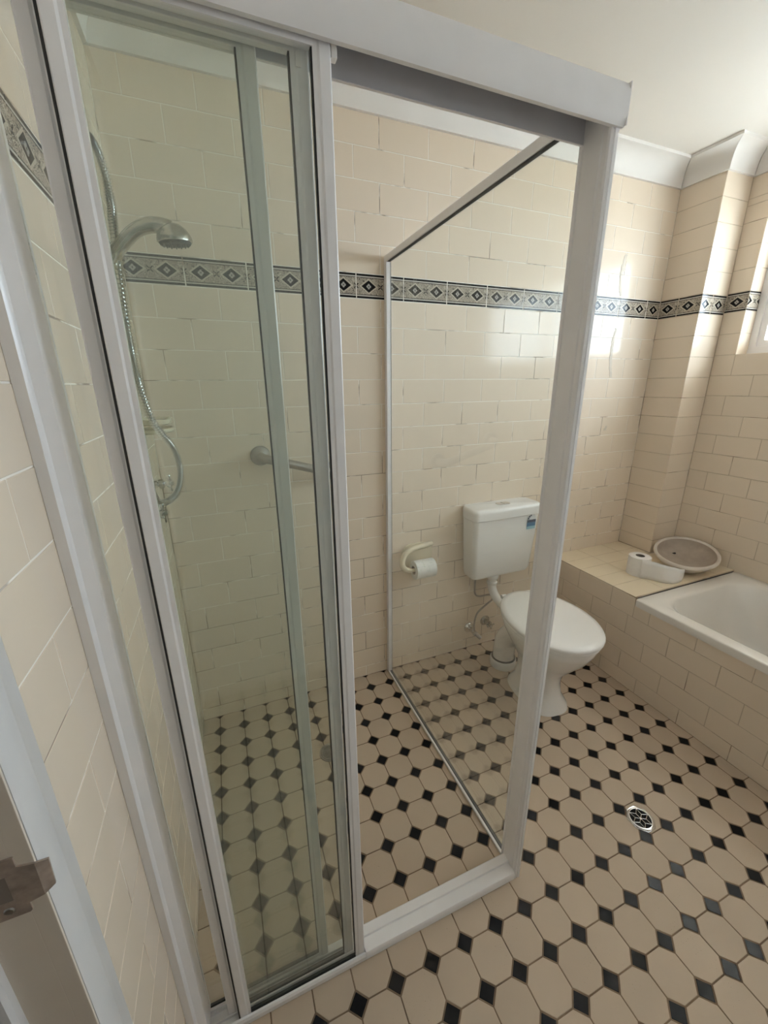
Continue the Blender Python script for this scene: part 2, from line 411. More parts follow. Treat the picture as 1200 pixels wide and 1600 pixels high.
tiles(wall_left, courses(-0.03, YB, 0, ZCOR+0.02, 0.093-0.5*P_X, zb=ZBL), face_left(XL))
mb = MB().box(XR+GR, XR+0.15, YF, YB+0.02, 0, WIN_Z0-GR).box(XR+GR, XR+0.15, YF, YB+0.02, WIN_Z1, ZC)
mb.box(XR+GR, XR+0.15, WIN_Y1+GR, YB+0.02, WIN_Z0-GR, WIN_Z1).box(XR+GR, XR+0.15, YF, WIN_Y0, WIN_Z0, WIN_Z1)
wall_right = struct('wall_right', mb, M_grout_tan, 'cream tiled wall with the window above the bath')
ZBR = WIN_Z0+2*P_Z
rr = []
for a, b, c, d in ((-NY, -YF, 0.3, WIN_Z0), (-NY, -WIN_Y1, WIN_Z0, WIN_Z1), (-WIN_Y0, -YF, WIN_Z0, WIN_Z1), (-NY, -YF, WIN_Z1, ZCOR+0.02)):
    rr += courses(a, b, c, d, -0.985, zb=ZBR)
tiles(wall_right, rr, face_right(XR))
# tiled window reveal: side (looks to -y), far side, sill and head
tiles(wall_right, courses(XR, WIN_X, WIN_Z0, WIN_Z1, XR-0.05, zb=ZBR), face_back(WIN_Y1))
tiles(wall_right, [(-WIN_Y1+0.2*k, min(-WIN_Y1+0.2*(k+1), -WIN_Y0), XR, WIN_X, M_tile) for k in range(7)],
      Matrix(((0, 0, 1, 0), (-1, 0, 0, 0), (0, -1, 0, WIN_Z0), (0, 0, 0, 1))), name='sill_tile')
wall_front = struct('wall_front', MB().box(-2.3, XR+0.2, YF-0.15, YF, 0, ZC), M_cornice, 'plain white wall behind the camera')
pier = struct('wall_pier', MB().box(NX+GR, XR+0.0005, NY+GR, YB+0.001, 0.4805, ZC), M_grout_tan, 'narrow tiled boxed pier in the corner beside the window')
def plain_rows(a, b, joint):
    out = []; z = ZB-13*P_Z
    rows = [(ZB-n*P_Z, ZB-(n-1)*P_Z) for n in range(1, 14)]+[(ZB+HB+n*P_Z, ZB+HB+(n+1)*P_Z) for n in range(0, 6)]
    for c, d in rows:
        c, d = max(c, 0.4815), min(d, ZCOR+0.02)
        if d-c > .005: out.append((a, b, c, d, M_tile))
    for p, q in ((a, joint), (joint, b)): out.append((p, q, ZB, ZB+HB, M_border, joint-0.1 if p == a else joint+0.1, ZB+HB/2))
    return out
tiles(pier, plain_rows(-YB, -NY, -YB+0.095), face_right(NX))
tiles(pier, plain_rows(NX, XR, NX+0.085), face_back(NY))
mb = MB().box(-2.3, -2.2, YF, YB, 0, ZC).box(-2.2, XL-0.13, 0.9, YB, 0, ZC)
struct('wall_hall', mb, M_hall, 'painted hall wall outside the doorway')

struct('added_eave', MB().box(XR+0.152, XR+0.75, YF-1.0, YB+1.0, 2.30, 2.40), M_plaster, 'unseen eave over the window, added to block high sky light')  # eave out of view, added to keep high sky light off the floor
struct('ground', MB().box(XR+0.2, 60, -60, 60, -3.2, -3.0), M_hall, 'unseen ground outside the window, added to dim light from below')  # slab out of view, added to cut light rising to the ceiling
# floor tiles: octagons round the lattice cells, black squares on the lattice points
PITCH, DOT = 0.1, 0.0340
def clip_poly(poly, x0, x1, y0, y1):
    for ax, lim, sgn in ((0, x0, 1), (0, x1, -1), (1, y0, 1), (1, y1, -1)):
        out = []
        for i in range(len(poly)):
            a, b = poly[i-1], poly[i]; da, db = sgn*(a[ax]-lim), sgn*(b[ax]-lim)
            if (da >= 0) != (db >= 0):
                t = da/(da-db); out.append((a[0]+(b[0]-a[0])*t, a[1]+(b[1]-a[1])*t))
            if db >= 0: out.append(b)
        poly = out
        if len(poly) < 3: return []
    return poly
def slab(poly, z0, z1, bev=0.0009):
    cx = sum(p[0] for p in poly)/len(poly); cyy = sum(p[1] for p in poly)/len(poly)
    k = 1-bev/max(0.006, max(math.hypot(p[0]-cx, p[1]-cyy) for p in poly))*1.2
    n = len(poly)
    v = [(p[0], p[1], z0) for p in poly]+[(p[0], p[1], z1-bev*0.7) for p in poly]+[(cx+(p[0]-cx)*k, cyy+(p[1]-cyy)*k, z1) for p in poly]
    f = [tuple(range(2*n, 3*n))]
    for i in range(n):
        j = (i+1) % n; f += [(i, j, n+j, n+i), (n+i, n+j, 2*n+j, 2*n+i)]
    return v, f
FX0, FX1, FY0, FY1 = XL, 0.958, YF, YB
hg = 0.0016
c1 = DOT/math.sqrt(2)+hg*0.8          # corner cut-off of an octagon
h = PITCH/2-hg
OCT = [(h, -(h-c1)), (h, h-c1), (h-c1, h), (-(h-c1), h), (-h, h-c1), (-h, -(h-c1)), (-(h-c1), -h), (h-c1, -h)]
dd = DOT/math.sqrt(2)-hg*0.7
DIA = [(dd, 0), (0, dd), (-dd, 0), (0, -dd)]
DRAIN = (0.435, 0.147); SDRAIN = (-0.485, 0.812)
def lay(shape, cx, cyy, mat, name, cache={}):
    poly = [(cx+p[0], cyy+p[1]) for p in shape]
    full = all(FX0 < p[0] < FX1 and FY0 < p[1] < FY1 for p in poly)
    if full:
        if name not in cache:
            v, f = slab(shape, -0.006, 0.0); me = bpy.data.meshes.new(name); me.from_pydata(v, [], f); me.materials.append(mat); cache[name] = me
        return cache[name], (cx, cyy, 0)
    poly = clip_poly(poly, FX0, FX1, FY0, FY1)
    if len(poly) < 3: return None, None
    area = abs(sum(poly[i-1][0]*poly[i][1]-poly[i][0]*poly[i-1][1] for i in range(len(poly))))/2
    if area < 3e-5: return None, None
    v, f = slab([(p[0]-cx, p[1]-cyy) for p in poly], -0.006, 0.0)
    me = bpy.data.meshes.new(name); me.from_pydata(v, [], f); me.materials.append(mat); return me, (cx, cyy, 0)
for shape, mat, name, shift, rest in ((OCT, M_oct, 'octagon_tile', 0.05, 'distant_octagon_tiles'), (DIA, M_dot, 'black_square_tile', 0.0, 'distant_square_tiles')):
    fv, ff, n_out = [], [], 0
    cells = []
    for i in range(-11, 11):
        for j in range(-11, 13):
            cx, cyy = i*PITCH+shift, j*PITCH+shift
            me, loc = lay(shape, cx, cyy, mat, name)
            if me: cells.append((Vector((cx, cyy, 0))-CAM, me, loc))
    vis = [c for c in cells if any(in_view((c[2][0]+a, c[2][1]+b, 0), 20) for a in (-.05, .05) for b in (-.05, .05))]
    vis.sort(key=lambda c: c[0].length); vis = vis[:300]; vs = set(id(c) for c in vis)
    for c in cells:
        if id(c) in vs:
            o = bpy.data.objects.new(name, c[1]); COL.objects.link(o); o.parent = floor
            o.location = (c[2][0], c[2][1], RND.uniform(-.0002, .0002)); o.rotation_euler = (RND.uniform(-.002, .002), RND.uniform(-.002, .002), 0)
        else:
            n = len(fv); fv += [tuple(Vector(c[2])+v.co) for v in c[1].vertices]; ff += [tuple(q+n for q in p.vertices) for p in c[1].polygons]
    if fv:
        o = finish(rest, fv, ff, mat, floor); o['kind'] = 'stuff'

# cornice: concave cove, one run per wall, mitred at the pier
def cove(n=10):
    r = 0.092; pts = [(0.0, ZC+0.001), (0.0, ZCOR), (0.012, ZCOR)]
    for k in range(n+1):
        a = math.radians(90*k/n)
        pts.append((0.012+(r-0.012)*(1-math.cos(a)), ZCOR+(ZC-0.012-ZCOR)*math.sin(a)))
    pts += [(r, ZC-0.012), (r, ZC+0.001)]
    return pts
CV = cove()
def cornice(name, pa, pb, nrm, ma, mb_, label):
    """run from pa to pb (plan), nrm = inward normal, ma/mb_ = mitre slope at the ends (along-run shift per unit of projection)"""
    pa, pb, nrm = Vector(pa), Vector(pb), Vector(nrm); t = (pb-pa).normalized()
    L0 = [(*(pa+nrm*d+t*(ma*d)), z) for d, z in CV]; L1 = [(*(pb+nrm*d+t*(mb_*d)), z) for d, z in CV]
    o = MB().loft([L0, L1]).build(name, M_cornice, None, smooth=40); o['kind'] = 'structure'; o['label'] = label
G = 0.0015
cornice('trim_1', (XL, YB), (NX-G, YB), (0, -1), 1, -1, 'white cove cornice along the back wall')
cornice('trim_2', (NX, YB-G), (NX, NY), (-1, 0), 1, 1, 'short white cove cornice on the pier side, facing the shower')
cornice('trim_3', (NX+G, NY), (XR-G, NY), (0, -1), -1, -1, 'short white cove cornice on the pier face beside the window wall')
cornice('trim_4', (XR, NY-G), (XR, YF), (-1, 0), 1, -1, 'white cove cornice along the window wall')
cornice('trim_5', (XL, YF), (XL, YB-G), (1, 0), 1, -1, 'white cove cornice along the shower side wall')

# ------------------------------------------------------------------ window
fx0, fx1 = WIN_X-0.018, WIN_X+0.03
mb = MB()
mb.rbox(fx0, fx1, WIN_Y0, WIN_Y1, WIN_Z0+0.0005, WIN_Z0+0.035, .002).rbox(fx0, fx1, WIN_Y0, WIN_Y1, WIN_Z1-0.035, WIN_Z1, .002)
mb.rbox(fx0, fx1, WIN_Y1-0.03, WIN_Y1, WIN_Z0+.03, WIN_Z1-.03, .002).rbox(fx0, fx1, WIN_Y0, WIN_Y0+0.03, WIN_Z0+.03, WIN_Z1-.03, .002)
win = mb.build('window_1', M_alu); win['kind'] = 'structure'; win['label'] = 'white aluminium sliding window high above the bath'
ym = (WIN_Y0+WIN_Y1)/2
for k, (a, b, xo) in enumerate(((ym-0.02, WIN_Y1-0.028, 0.0), (WIN_Y0+0.028, ym+0.02, 0.016))):
    s = MB(); x0, x1 = WIN_X-0.012+xo, WIN_X+0.002+xo; z0, z1 = WIN_Z0+0.034, WIN_Z1-0.034
    s.rbox(x0, x1, a, a+.03, z0, z1, .0015).rbox(x0, x1, b-.03, b, z0, z1, .0015).rbox(x0, x1, a+.028, b-.028, z0, z0+.03, .0015).rbox(x0, x1, a+.028, b-.028, z1-.03, z1, .0015)
    sash = s.build('sash', M_alu, win)
    MB().box(x0+.005, x1-.005, a+.025, b-.025, z0+.025, z1-.025).build('pane', M_glass_win, sash)

# ------------------------------------------------------------------ door frame beside the camera
AX = XL
prof = [(AX-GR, -0.012), (AX+0.003, -0.012), (AX+0.005, -0.018), (AX+0.009, -0.036), (AX+0.0135, -0.052), (AX+0.015, -0.0545), (AX+0.0165, -0.060), (AX+0.0165, -0.088), (AX+0.0145, -0.0925), (AX-GR, -0.0925)]
mb = MB().extrude(prof, 'z', 0.0, DOZ+0.06)
door = mb.build('door_1', M_paint, None, smooth=35); door['kind'] = 'structure'; door['label'] = 'white painted doorway frame at the near left edge'
JY = -0.0955
MB().rbox(XL-0.14, AX-0.001, JY, -0.0755, 0.0, DOZ, .001).rbox(AX-0.002, AX+0.0140, JY, -0.0927, 0.0, DOZ, .0008).build('jamb', M_paint_jamb, door)
MB().rbox(XL-0.14, AX+0.0005, DO0-0.001, DO0+0.02, 0.0, DOZ, .0015).build('jamb', M_paint_jamb, door)
MB().rbox(XL-0.14, AX+0.0005, DO0+0.0205, JY-0.0005, DOZ-.02, DOZ, .0015).build('head_jamb', M_paint_jamb, door)
SX = -1.004
MB().extrude([(SX, JY), (SX, JY-0.008), (SX-.003, JY-.012), (SX-.009, JY-.0125), (SX-.012, JY-.008), (SX-.015, JY-.0125), (SX-.021, JY-.0125), (SX-.026, JY-.0125), (SX-.034, JY)], 'z', 0, DOZ-.02).build('door_stop', M_paint, door, smooth=35)
# strike plate with its curled lip and latch hole
zc = 0.990
PJ = JY-0.0015
def plate_pt(x, z): return (x, PJ, z)
pl_out = [(-1.003, zc-.036), (-.968, zc-.036), (-.966, zc-.034), (-.966, zc-.024), (-.9535, zc-.021), (-.9455, zc-.017), (-.9445, zc+.016), (-.953, zc+.021), (-.966, zc+.024), (-.966, zc+.036), (-1.003, zc+.036)]
hole = [(-.998, zc-.015), (-.976, zc-.015), (-.976, zc+.016), (-.998, zc+.016)]
bm = bmesh.new()
def ring_plate(bm, outer, inner, y0, y1):
    vo = [bm.verts.new((x, y0, z)) for x, z in outer]; vi = [bm.verts.new((x, y0, z)) for x, z in inner]
    eo = [bm.edges.new((vo[i], vo[(i+1) % len(vo)])) for i in range(len(vo))]; ei = [bm.edges.new((vi[i], vi[(i+1) % len(vi)])) for i in range(len(vi))]
    r = bmesh.ops.triangle_fill(bm, use_beauty=True, edges=eo+ei)
    fs = [g for g in r['geom'] if isinstance(g, bmesh.types.BMFace)]
    ex = bmesh.ops.extrude_face_region(bm, geom=fs); bmesh.ops.translate(bm, verts=[g for g in ex['geom'] if isinstance(g, bmesh.types.BMVert)], vec=(0, y1-y0, 0))
ring_plate(bm, pl_out, hole, PJ, PJ+0.0018)
for v in bm.verts:      # curl the lip round the frame edge
    if v.co.x > -.952: v.co.y += 0.0005+(v.co.x+.952)*0.5
bmesh.ops.recalc_face_normals(bm, faces=bm.faces)
me = bpy.data.meshes.new('strike_plate'); bm.to_mesh(me); bm.free(); me.materials.append(M_rust)
strike = bpy.data.objects.new('strike_plate', me); COL.objects.link(strike); strike.parent = door; strike['label'] = 'rusty steel strike plate with a curled lip'
MB().box(-.998, -.976, PJ+.0004, PJ+.0012, zc-.015, zc+.016).build('latch_hole', M_tube, strike)
for zz in (-.026, .027):
    MB().lathe([(0, -.0012), (.0035, -.001), (.0045, 0), (.0045, .001)], (-.982, PJ, zc+zz), 'y', 14).build('screw', M_steel, strike, smooth=40)

# ------------------------------------------------------------------ shower screen
SY0, SY1 = 0.168, 0.228
PX0, PX1 = -0.081, -0.063
screen = empty('shower_screen', ((XL+PX1)/2, 0.2, 0)); tag(screen, 'white framed three-panel sliding shower screen standing between door and toilet', 'shower screen')
SL = Vector(screen.location)
def part(mb, name, mat, parent=screen, smooth=None):
    off = SL
    mb.v = [(v[0]-off.x, v[1]-off.y, v[2]-off.z) for v in mb.v]
    return mb.build(name, mat, parent, smooth)
HZ0, HZ1 = 1.838, 1.898
# head: inverted channel with bulged fascia, middle web and rear flange
fas = [(SY0-.006, HZ0+.004), (SY0-.004, HZ0), (SY0+.003, HZ0), (SY0+.004, HZ0+.05), (SY0+.028, HZ0+.051), (SY0+.028, HZ0+.022), (SY0+.031, HZ0+.022), (SY0+.031, HZ0+.051),
       (SY1-.004, HZ0+.051), (SY1-.004, HZ0-.003), (SY1, HZ0-.003), (SY1, HZ0+.056), (SY0+.004, HZ1), (SY0-.004, HZ1-.002), (SY0-.009, HZ1-.012), (SY0-.0095, HZ0+.016)]
part(MB().extrude(fas, 'x', XL+.001, PX1+.004), 'head_rail', M_alu, smooth=30)
part(MB().box(XL+.002, PX1-.02, SY1-.0046, SY1-.0042, HZ0-.002, HZ0+.05), 'channel_lining', M_alu_in)
part(MB().box(PX1+.0042, PX1+.006, SY0-.009, SY1, HZ0+.001, HZ1-.001), 'head_end_cap', M_alu)
# sill: track with front lip, raised inner step
sill = [(SY0, 0.0005), (SY0-.001, .020), (SY0+.002, .026), (SY0+.012, .0285), (SY0+.030, .0285), (SY0+.032, .033), (SY0+.054, .033), (SY0+.057, .030), (SY0+.058, .0005)]
sill_a = [(SY0, 0.0005), (SY0-.001, .016), (SY0+.002, .022), (SY0+.006, .023), (SY0+.0065, .011), (SY0+.0205, .011), (SY0+.021, .019), (SY0+.0235, .019), (SY0+.024, .011),
          (SY0+.040, .011), (SY0+.0405, .019), (SY0+.056, .019), (SY0+.058, .014), (SY0+.058, .0005)]
part(MB().extrude(sill, 'x', -0.556, PX0), 'sill_rail', M_alu, smooth=30)
part(MB().extrude(sill_a, 'x', XL+.001, -0.5565), 'sill_rail', M_alu, smooth=30)
# wall jamb with its ridge, on the left wall
jam = [(XL+.0005, SY0), (XL+.014, SY0-.001), (XL+.017, SY0+.002), (XL+.0185, SY0+.006), (XL+.033, SY0+.012), (XL+.036, SY0+.040), (XL+.036, SY1), (XL+.0005, SY1)]
part(MB().extrude(jam, 'z', .019, HZ0+.003), 'wall_jamb', M_alu, smooth=25)
# corner post: ridged on the shower side and the front
pst = [(PX1, SY0), (PX1, SY1+.006), (PX0, SY1+.006), (PX0-.002, SY1+.004), (PX0-.002, SY1-.002), (PX0, SY1-.005), (PX0, SY0+.024), (PX0-.002, SY0+.022), (PX0-.002, SY0+.016), (PX0, SY0+.013), (PX0, SY0+.005), (PX0+.002, SY0+.001), (PX0+.006, SY0), (PX0+.007, SY0+.002), (PX0+.010, SY0+.002), (PX0+.011, SY0)]
part(MB().extrude(pst, 'z', .0005, HZ0+.03), 'corner_post', M_alu, smooth=25)
def framed(name, x0, x1, yc, z0, z1, stile=.024, dep=.013, left=True, bottom=True, handle=False):
    m_ = MB(); y0, y1 = yc-dep/2, yc+dep/2
    def st(a, b, flip):
        pr = [(a, y0+.002), (a+.002, y0), (b-.009, y0), (b-.006, y0+.0015), (b, y0+.0015), (b, y1-.0015), (b-.006, y1-.0015), (b-.009, y1), (a+.002, y1), (a, y1-.002)]
        if flip: pr = [(a+b-p[0], p[1]) for p in pr]
        m_.extrude(pr, 'z', z0, z1)
    if left: st(x0, x0+stile, False)
    st(x1-stile, x1, True)
    m_.rbox(x0+(stile-.001 if left else 0), x1-stile+.001, y0+.001, y1-.001, z1-.028, z1-.002, .001)
    if bottom: m_.rbox(x0+(stile-.001 if left else 0), x1-stile+.001, y0+.002, y1-.002, z0+.001, z0+.013, .001)
    o = part(m_, name, M_alu, smooth=25)
    g = MB().box(x0+(stile-.006 if left else 0), x1-stile+.006, yc-.0025, yc+.0025, z0+(.010 if bottom else .005), z1-.024)
    part(g, 'glass_pane', M_glass, o)
    # rubber glazing seals next to each stile and along the bottom
    for xa in [x1-stile-.002]:
        part(MB().box(xa, xa+.002, y0+.003, y1-.003, z0+.013, z1-.028), 'glazing_seal', M_seal, o)
    part(MB().box(x0+(stile if left else 0.002), x1-stile, y0+.003, y1-.003, *((z0+.013, z0+.0155) if bottom else (z0+.0005, z0+.007))), 'glazing_seal', M_seal, o)
    return o
d1 = framed('sliding_door', -0.8655, -0.5575, 0.1815, .0125, HZ0+.024, bottom=False)
d1['label'] = 'outer sliding glass door, nearest the camera'
d2 = framed('sliding_door', -0.8915, -0.5825, 0.1985, .0125, HZ0+.024, bottom=False)
d2['label'] = 'middle sliding glass door behind the outer one'
d3 = framed('fixed_panel', XL+.0365, -0.6455, 0.2165, .020, HZ0+.024, left=False)
d3['label'] = 'fixed glass panel joined to the wall jamb'
part(MB().box(-.8685, -.8657, 0.1765, 0.1865, .0135, HZ0+.02), 'edge_seal', M_seal, d1)
part(MB().rbox(-.5572, -.549, 0.176, 0.187, HZ0-.010, HZ0+.018, .002), 'door_bumper', M_plastic, d1)
part(MB().rbox(-.600, -.5935, 0.1905, 0.1917, HZ0-.020, HZ0-.004, .0004), 'door_clip', M_plastic, d2)
# return panel of fixed glass running to the back wall
RX0, RX1, RZ1 = -0.077, -0.058, 1.905
m_ = MB()
m_.rbox(RX0, RX1, SY1+.006, YB-.0005, RZ1-.022, RZ1, .0015)
m_.rbox(RX0, RX1, YB-.024, YB-.0005, .0005, RZ1-.0225, .0015)
m_.rbox(RX0-.001, RX0+.0065, SY1+.006, YB-.0245, .0005, .010, .001)
ret = part(m_, 'return_panel', M_alu, smooth=25); ret['label'] = 'fixed glass return panel between shower and toilet'
part(MB().box(-.0690, -.0640, SY1+.008, YB-.012, .006, RZ1-.012), 'glass_pane', M_glass_ret, ret)
part(MB().box(RX0+.0067, RX1-.001, SY1+.006, YB-.0245, .0005, .0095), 'glazing_seal', M_seal, ret)
part(MB().box(RX0+.0185, RX1+.0005, YB-.0262, YB-.0243, .006, RZ1-.0225), 'glazing_seal', M_seal, ret)
part(MB().box(RX0+.003, RX1-.003, SY1+.014, YB-.0265, RZ1-.0229, RZ1-.0221), 'glazing_seal', M_seal, ret)

# ------------------------------------------------------------------ shower fittings on the left wall
def local(mb, o):
    L = o.location; mb.v = [(v[0]-L.x, v[1]-L.y, v[2]-L.z) for v in mb.v]; return mb
sh = empty('hand_shower', (XL, 0.65, 1.69)); tag(sh, 'chrome hand shower with metal hose on wall bracket behind the glass', 'shower')
hp = spline([(-.925, .655, 1.672), (-.895, .655, 1.712), (-.862, .652, 1.745), (-.832, .65, 1.759), (-.808, .65, 1.760), (-.792, .65, 1.755)], 8)
local(MB().tube(hp, [0.0130+0.0055*(i/len(hp))**2 for i in range(len(hp))], 16), sh).build('handle', M_chrome_old, sh, smooth=50)
axn = Vector((0.08, 0.09, -1)).normalized(); a1_ = Vector((0, 1, 0)).cross(axn).normalized(); A = (a1_, axn.cross(a1_).normalized(), axn)
local(MB().lathe([(0.004, -.019), (.016, -.0165), (.027, -.008), (.034, 0.003), (.036, .009), (.0355, .0155), (.033, .0165)], (-.787, .65, 1.748), A, 32), sh).build('head', M_chrome_old, sh, smooth=40)
face = local(MB().lathe([(.033, .0), (.031, .004), (.012, .0055), (0, .0055)], Vector((-.787, .65, 1.748))+axn*.0166, A, 32), sh).build('spray_face', M_rubber_grey, sh, smooth=40)
nz = MB()
for rr_, cnt in ((.008, 6), (.017, 10), (.026, 16)):
    for k in range(cnt):
        a = 2*math.pi*k/cnt
        nz.lathe([(.0018, 0), (.0013, .0025)], Vector((-.787, .65, 1.748))+axn*.0215+A[0]*rr_*math.cos(a)+A[1]*rr_*math.sin(a), A, 6)
o = local(nz, sh).build('spray_nozzles', M_rubber_grey, face); o['kind'] = 'stuff'
b_ = MB().lathe([(.024, .0005), (.024, .004), (.018, .008), (.0125, .02), (.0125, .034)], (XL, .655, 1.655), 'x', 20)
b_.tube([(XL+.036, .655, 1.642), (XL+.046, .655, 1.682)], [.015, .017], 16)
local(b_, sh).build('wall_bracket', M_creamcer, sh, smooth=40)
el = MB().lathe([(.026, .0005), (.026, .004), (.013, .009), (.012, .03)], (XL, .62, 1.86), 'x', 20)
el.tube(spline([(XL+.028, .62, 1.86), (XL+.040, .622, 1.858), (XL+.046, .63, 1.872)], 6), .0105, 14)
local(el, sh).build('wall_outlet', M_chrome, sh, smooth=40)
hs = spline([(XL+.046, .63, 1.872), (-.9135, .640, 1.895), (-.903, .655, 1.878), (-.8995, .685, 1.815), (-.902, .672, 1.74), (-.9045, .64, 1.62), (-.905, .635, 1.52), (-.904, .648, 1.443),
             (-.893, .685, 1.35), (-.862, .712, 1.282), (-.853, .702, 1.222), (-.866, .685, 1.172), (-.892, .655, 1.155), (-.912, .63, 1.175), (-.922, .622, 1.26), (-.926, .628, 1.42), (-.9275, .64, 1.56), (-.9265, .652, 1.655)], 27)
rad = [0.0080+0.0017*(1 if i % 2 else -1) for i in range(len(hs))]
local(MB().tube(hs, rad, 9), sh).build('hose', M_chrome, sh, smooth=35)

def cross_tap(name, x, y, z, nrm, up, label, mat, arm=.026, length=.055, fl=.026):
    """wall tap: flange, spindle body, cross handle"""
    t = empty(name, (x, y, z)); tag(t, label, 'tap'); nrm, up = Vector(nrm), Vector(up); side = nrm.cross(up)
    A = (up, side, nrm); O = (0, 0, 0)
    MB().lathe([(fl, .0005), (fl, .003), (fl*.8, .009), (fl*.45, .013)], O, A, 24).build('flange', mat, t, smooth=40)
    MB().lathe([(fl*.42, .011), (fl*.40, length*.5), (fl*.55, length*.55), (fl*.55, length*.7), (fl*.3, length*.75), (fl*.3, length)], O, A, 18).build('spindle', mat, t, smooth=40)
    hd = MB(); c = nrm*(length*.92)
    for k in range(4):
        d = up*math.cos(k*math.pi/2+.2)+side*math.sin(k*math.pi/2+.2)
        hd.tube([c+d*.002, c+d*arm*.55, c+d*arm*.9, c+d*arm], [.0042, .0038, .0052, .0034], 10)
    hd.lathe([(.0085, length*.82), (.0095, length*.92), (.008, length*1.04), (.003, length*1.08)], O, A, 16)
    hd.build('cross_handle', mat, t, smooth=45); return t
cross_tap('shower_tap', XL, .835, 1.165, (1, 0, 0), (0, 0, 1), 'upper chrome cross-handled shower tap beside the hose bottom', M_chrome, length=.075)
cross_tap('shower_tap', XL, .625, 1.135, (1, 0, 0), (0, 0, 1), 'lower chrome cross-handled shower tap, just under the hose loop', M_chrome, length=.075)

sd = empty('soap_dish', (XL, .90, 1.345)); tag(sd, 'cream ceramic soap dish on the shower side wall', 'soap dish')
lo = [rrect(.047, 0, .092, .15, .03, z, 5) for z in (-.012, .0)]; li = [rrect(.047, 0, .078, .135, .024, z, 5) for z in (.0, -.006)]
MB().loft([rrect(.045, 0, .080, .135, .03, -.016, 5)]+lo+li).build('dish', M_creamcer, sd, smooth=40)
MB().rbox(.0005, .008, -.078, .078, -.045, .035, .003).build('back_plate', M_creamcer, sd)
MB().tube(spline([(.006, -.06, -.035), (.055, -.062, -.033), (.085, -.045, -.032), (.092, 0, -.032), (.085, .045, -.032), (.055, .062, -.033), (.006, .06, -.035)], 8), .0065, 10).build('washcloth_bar', M_creamcer, sd, smooth=50)

gb = empty('grab_rail', (-.608, YB, 1.171)); tag(gb, 'brushed steel grab rail sloping across the shower back wall', 'grab rail')
vx, vz = .285, -.083
for px, pz in ((0, 0), (vx, vz)):
    MB().lathe([(.039, -.0005), (.039, -.003), (.036, -.008), (.019, -.011), (.0165, -.013)], (px, 0, pz), 'y', 32).build('flange', M_steel, gb, smooth=40)
u_ = Vector((vx, 0, vz)).normalized()
MB().tube(spline([(0, -.008, 0), (0, -.032, 0), Vector((0, -.058, 0))+u_*.012, Vector((0, -.068, 0))+u_*.038, Vector((vx/2, -.068, vz/2)), Vector((vx, -.068, vz))-u_*.038, Vector((vx, -.058, vz))-u_*.012, (vx, -.032, vz), (vx, -.008, vz)], 7), .0168, 18).build('bar', M_steel, gb, smooth=50)

def grate(name, x, y, r, label, mat, star):
    g = empty(name, (x, y, 0)); tag(g, label, 'drain')
    n8 = 8 if star else 32
    def lp(rad, z): return [(rad*math.cos(2*math.pi*(k+.5)/n8), rad*math.sin(2*math.pi*(k+.5)/n8), z) for k in range(n8)]
    MB().loft([lp(r, .0003), lp(r, .0028), lp(r*.95, .0042), lp(r*.86, .0036), lp(r*.86, .0005)], False, False).build('outer_ring', mat, g, smooth=25)
    MB().lathe([(r*.84, .0005), (r*.84, .0045), (r*.80, .0055), (r*.73, .0052), (r*.71, .0012)], (0, 0, 0), 'z', 32).build('inner_ring', mat, g, smooth=40)
    MB().lathe([(r*.86, .0004), (r*.86, .0016), (0, .0016)], (0, 0, 0), 'z', 32).build('drain_hole', M_hole, g)
    b = MB()
    if star:
        R = r*.73
        for k in range(6):
            a = math.pi/3*k; a2 = a+math.pi/6; a0 = a-math.pi/6
            tip = (R*math.cos(a), R*math.sin(a), .004); e1 = (R*.52*math.cos(a2), R*.52*math.sin(a2), .004); e0 = (R*.52*math.cos(a0), R*.52*math.sin(a0), .004)
            b.tube([(0, 0, .004), e1], .0013, 6); b.tube([e1, tip], .0013, 6); b.tube([e0, tip], .0013, 6)
        b.lathe([(.004, .003), (.004, .005), (.001, .0055)], (0, 0, 0), 'z', 12)
    else:
        for k in range(-4, 5):
            w = math.sqrt(max(0, (r*.73)**2-(k*r*.155)**2)); b.tube([(-w, k*r*.155, .004), (w, k*r*.155, .004)], .0022, 6)
    b.build('grille', mat, g, smooth=40); return g
grate('floor_drain', *DRAIN, .0455, 'polished floor drain with star grille on the open floor', M_chrome, True)
grate('shower_drain', *SDRAIN, .043, 'round tarnished slotted drain in the shower floor', M_steel, False)

# ------------------------------------------------------------------ toilet
TX, TY = 0.525, 1.189
tl = empty('toilet', (TX, 0.74, 0)); tag(tl, 'white toilet with closed lid and wall cistern beside the shower panel', 'toilet')
TL = Vector(tl.location)
# cistern (world-aligned, fixed to the wall)
def cs_loop(w, d, r, z): return [(x-TL.x, y-TL.y, z) for x, y in rrect(.530, YB-.001-d/2, w, d, r, None, 6)]
body = MB().loft([cs_loop(.315, .085, .02, .476), cs_loop(.340, .100, .022, .480), cs_loop(.356, .110, .024, .500), cs_loop(.385, .120, .026, .70), cs_loop(.394, .123, .026, .798)])
cis = body.build('cistern', M_plastic, tl, smooth=40)
clid = MB().loft([cs_loop(.396, .124, .026, .7985), cs_loop(.404, .130, .028, .802), cs_loop(.406, .131, .028, .838), cs_loop(.400, .127, .026, .850), cs_loop(.385, .118, .022, .856)]).build('cistern_lid', M_plastic, cis, smooth=40)
MB().loft([[(x-TL.x, y-TL.y, z) for x, y in rrect(.535, YB-.06, w, d, r_)] for w, d, r_, z in ((.074, .040, .012, .8562), (.074, .040, .012, .8585), (.068, .034, .010, .8592))]).build('flush_button', M_chrome, clid, smooth=30)
MB().box(-.0008, .0008, -.019, .019, 0, .0004).build('button_split', M_seal, clid, loc=(.535-TL.x, YB-.06-TL.y, .8592))
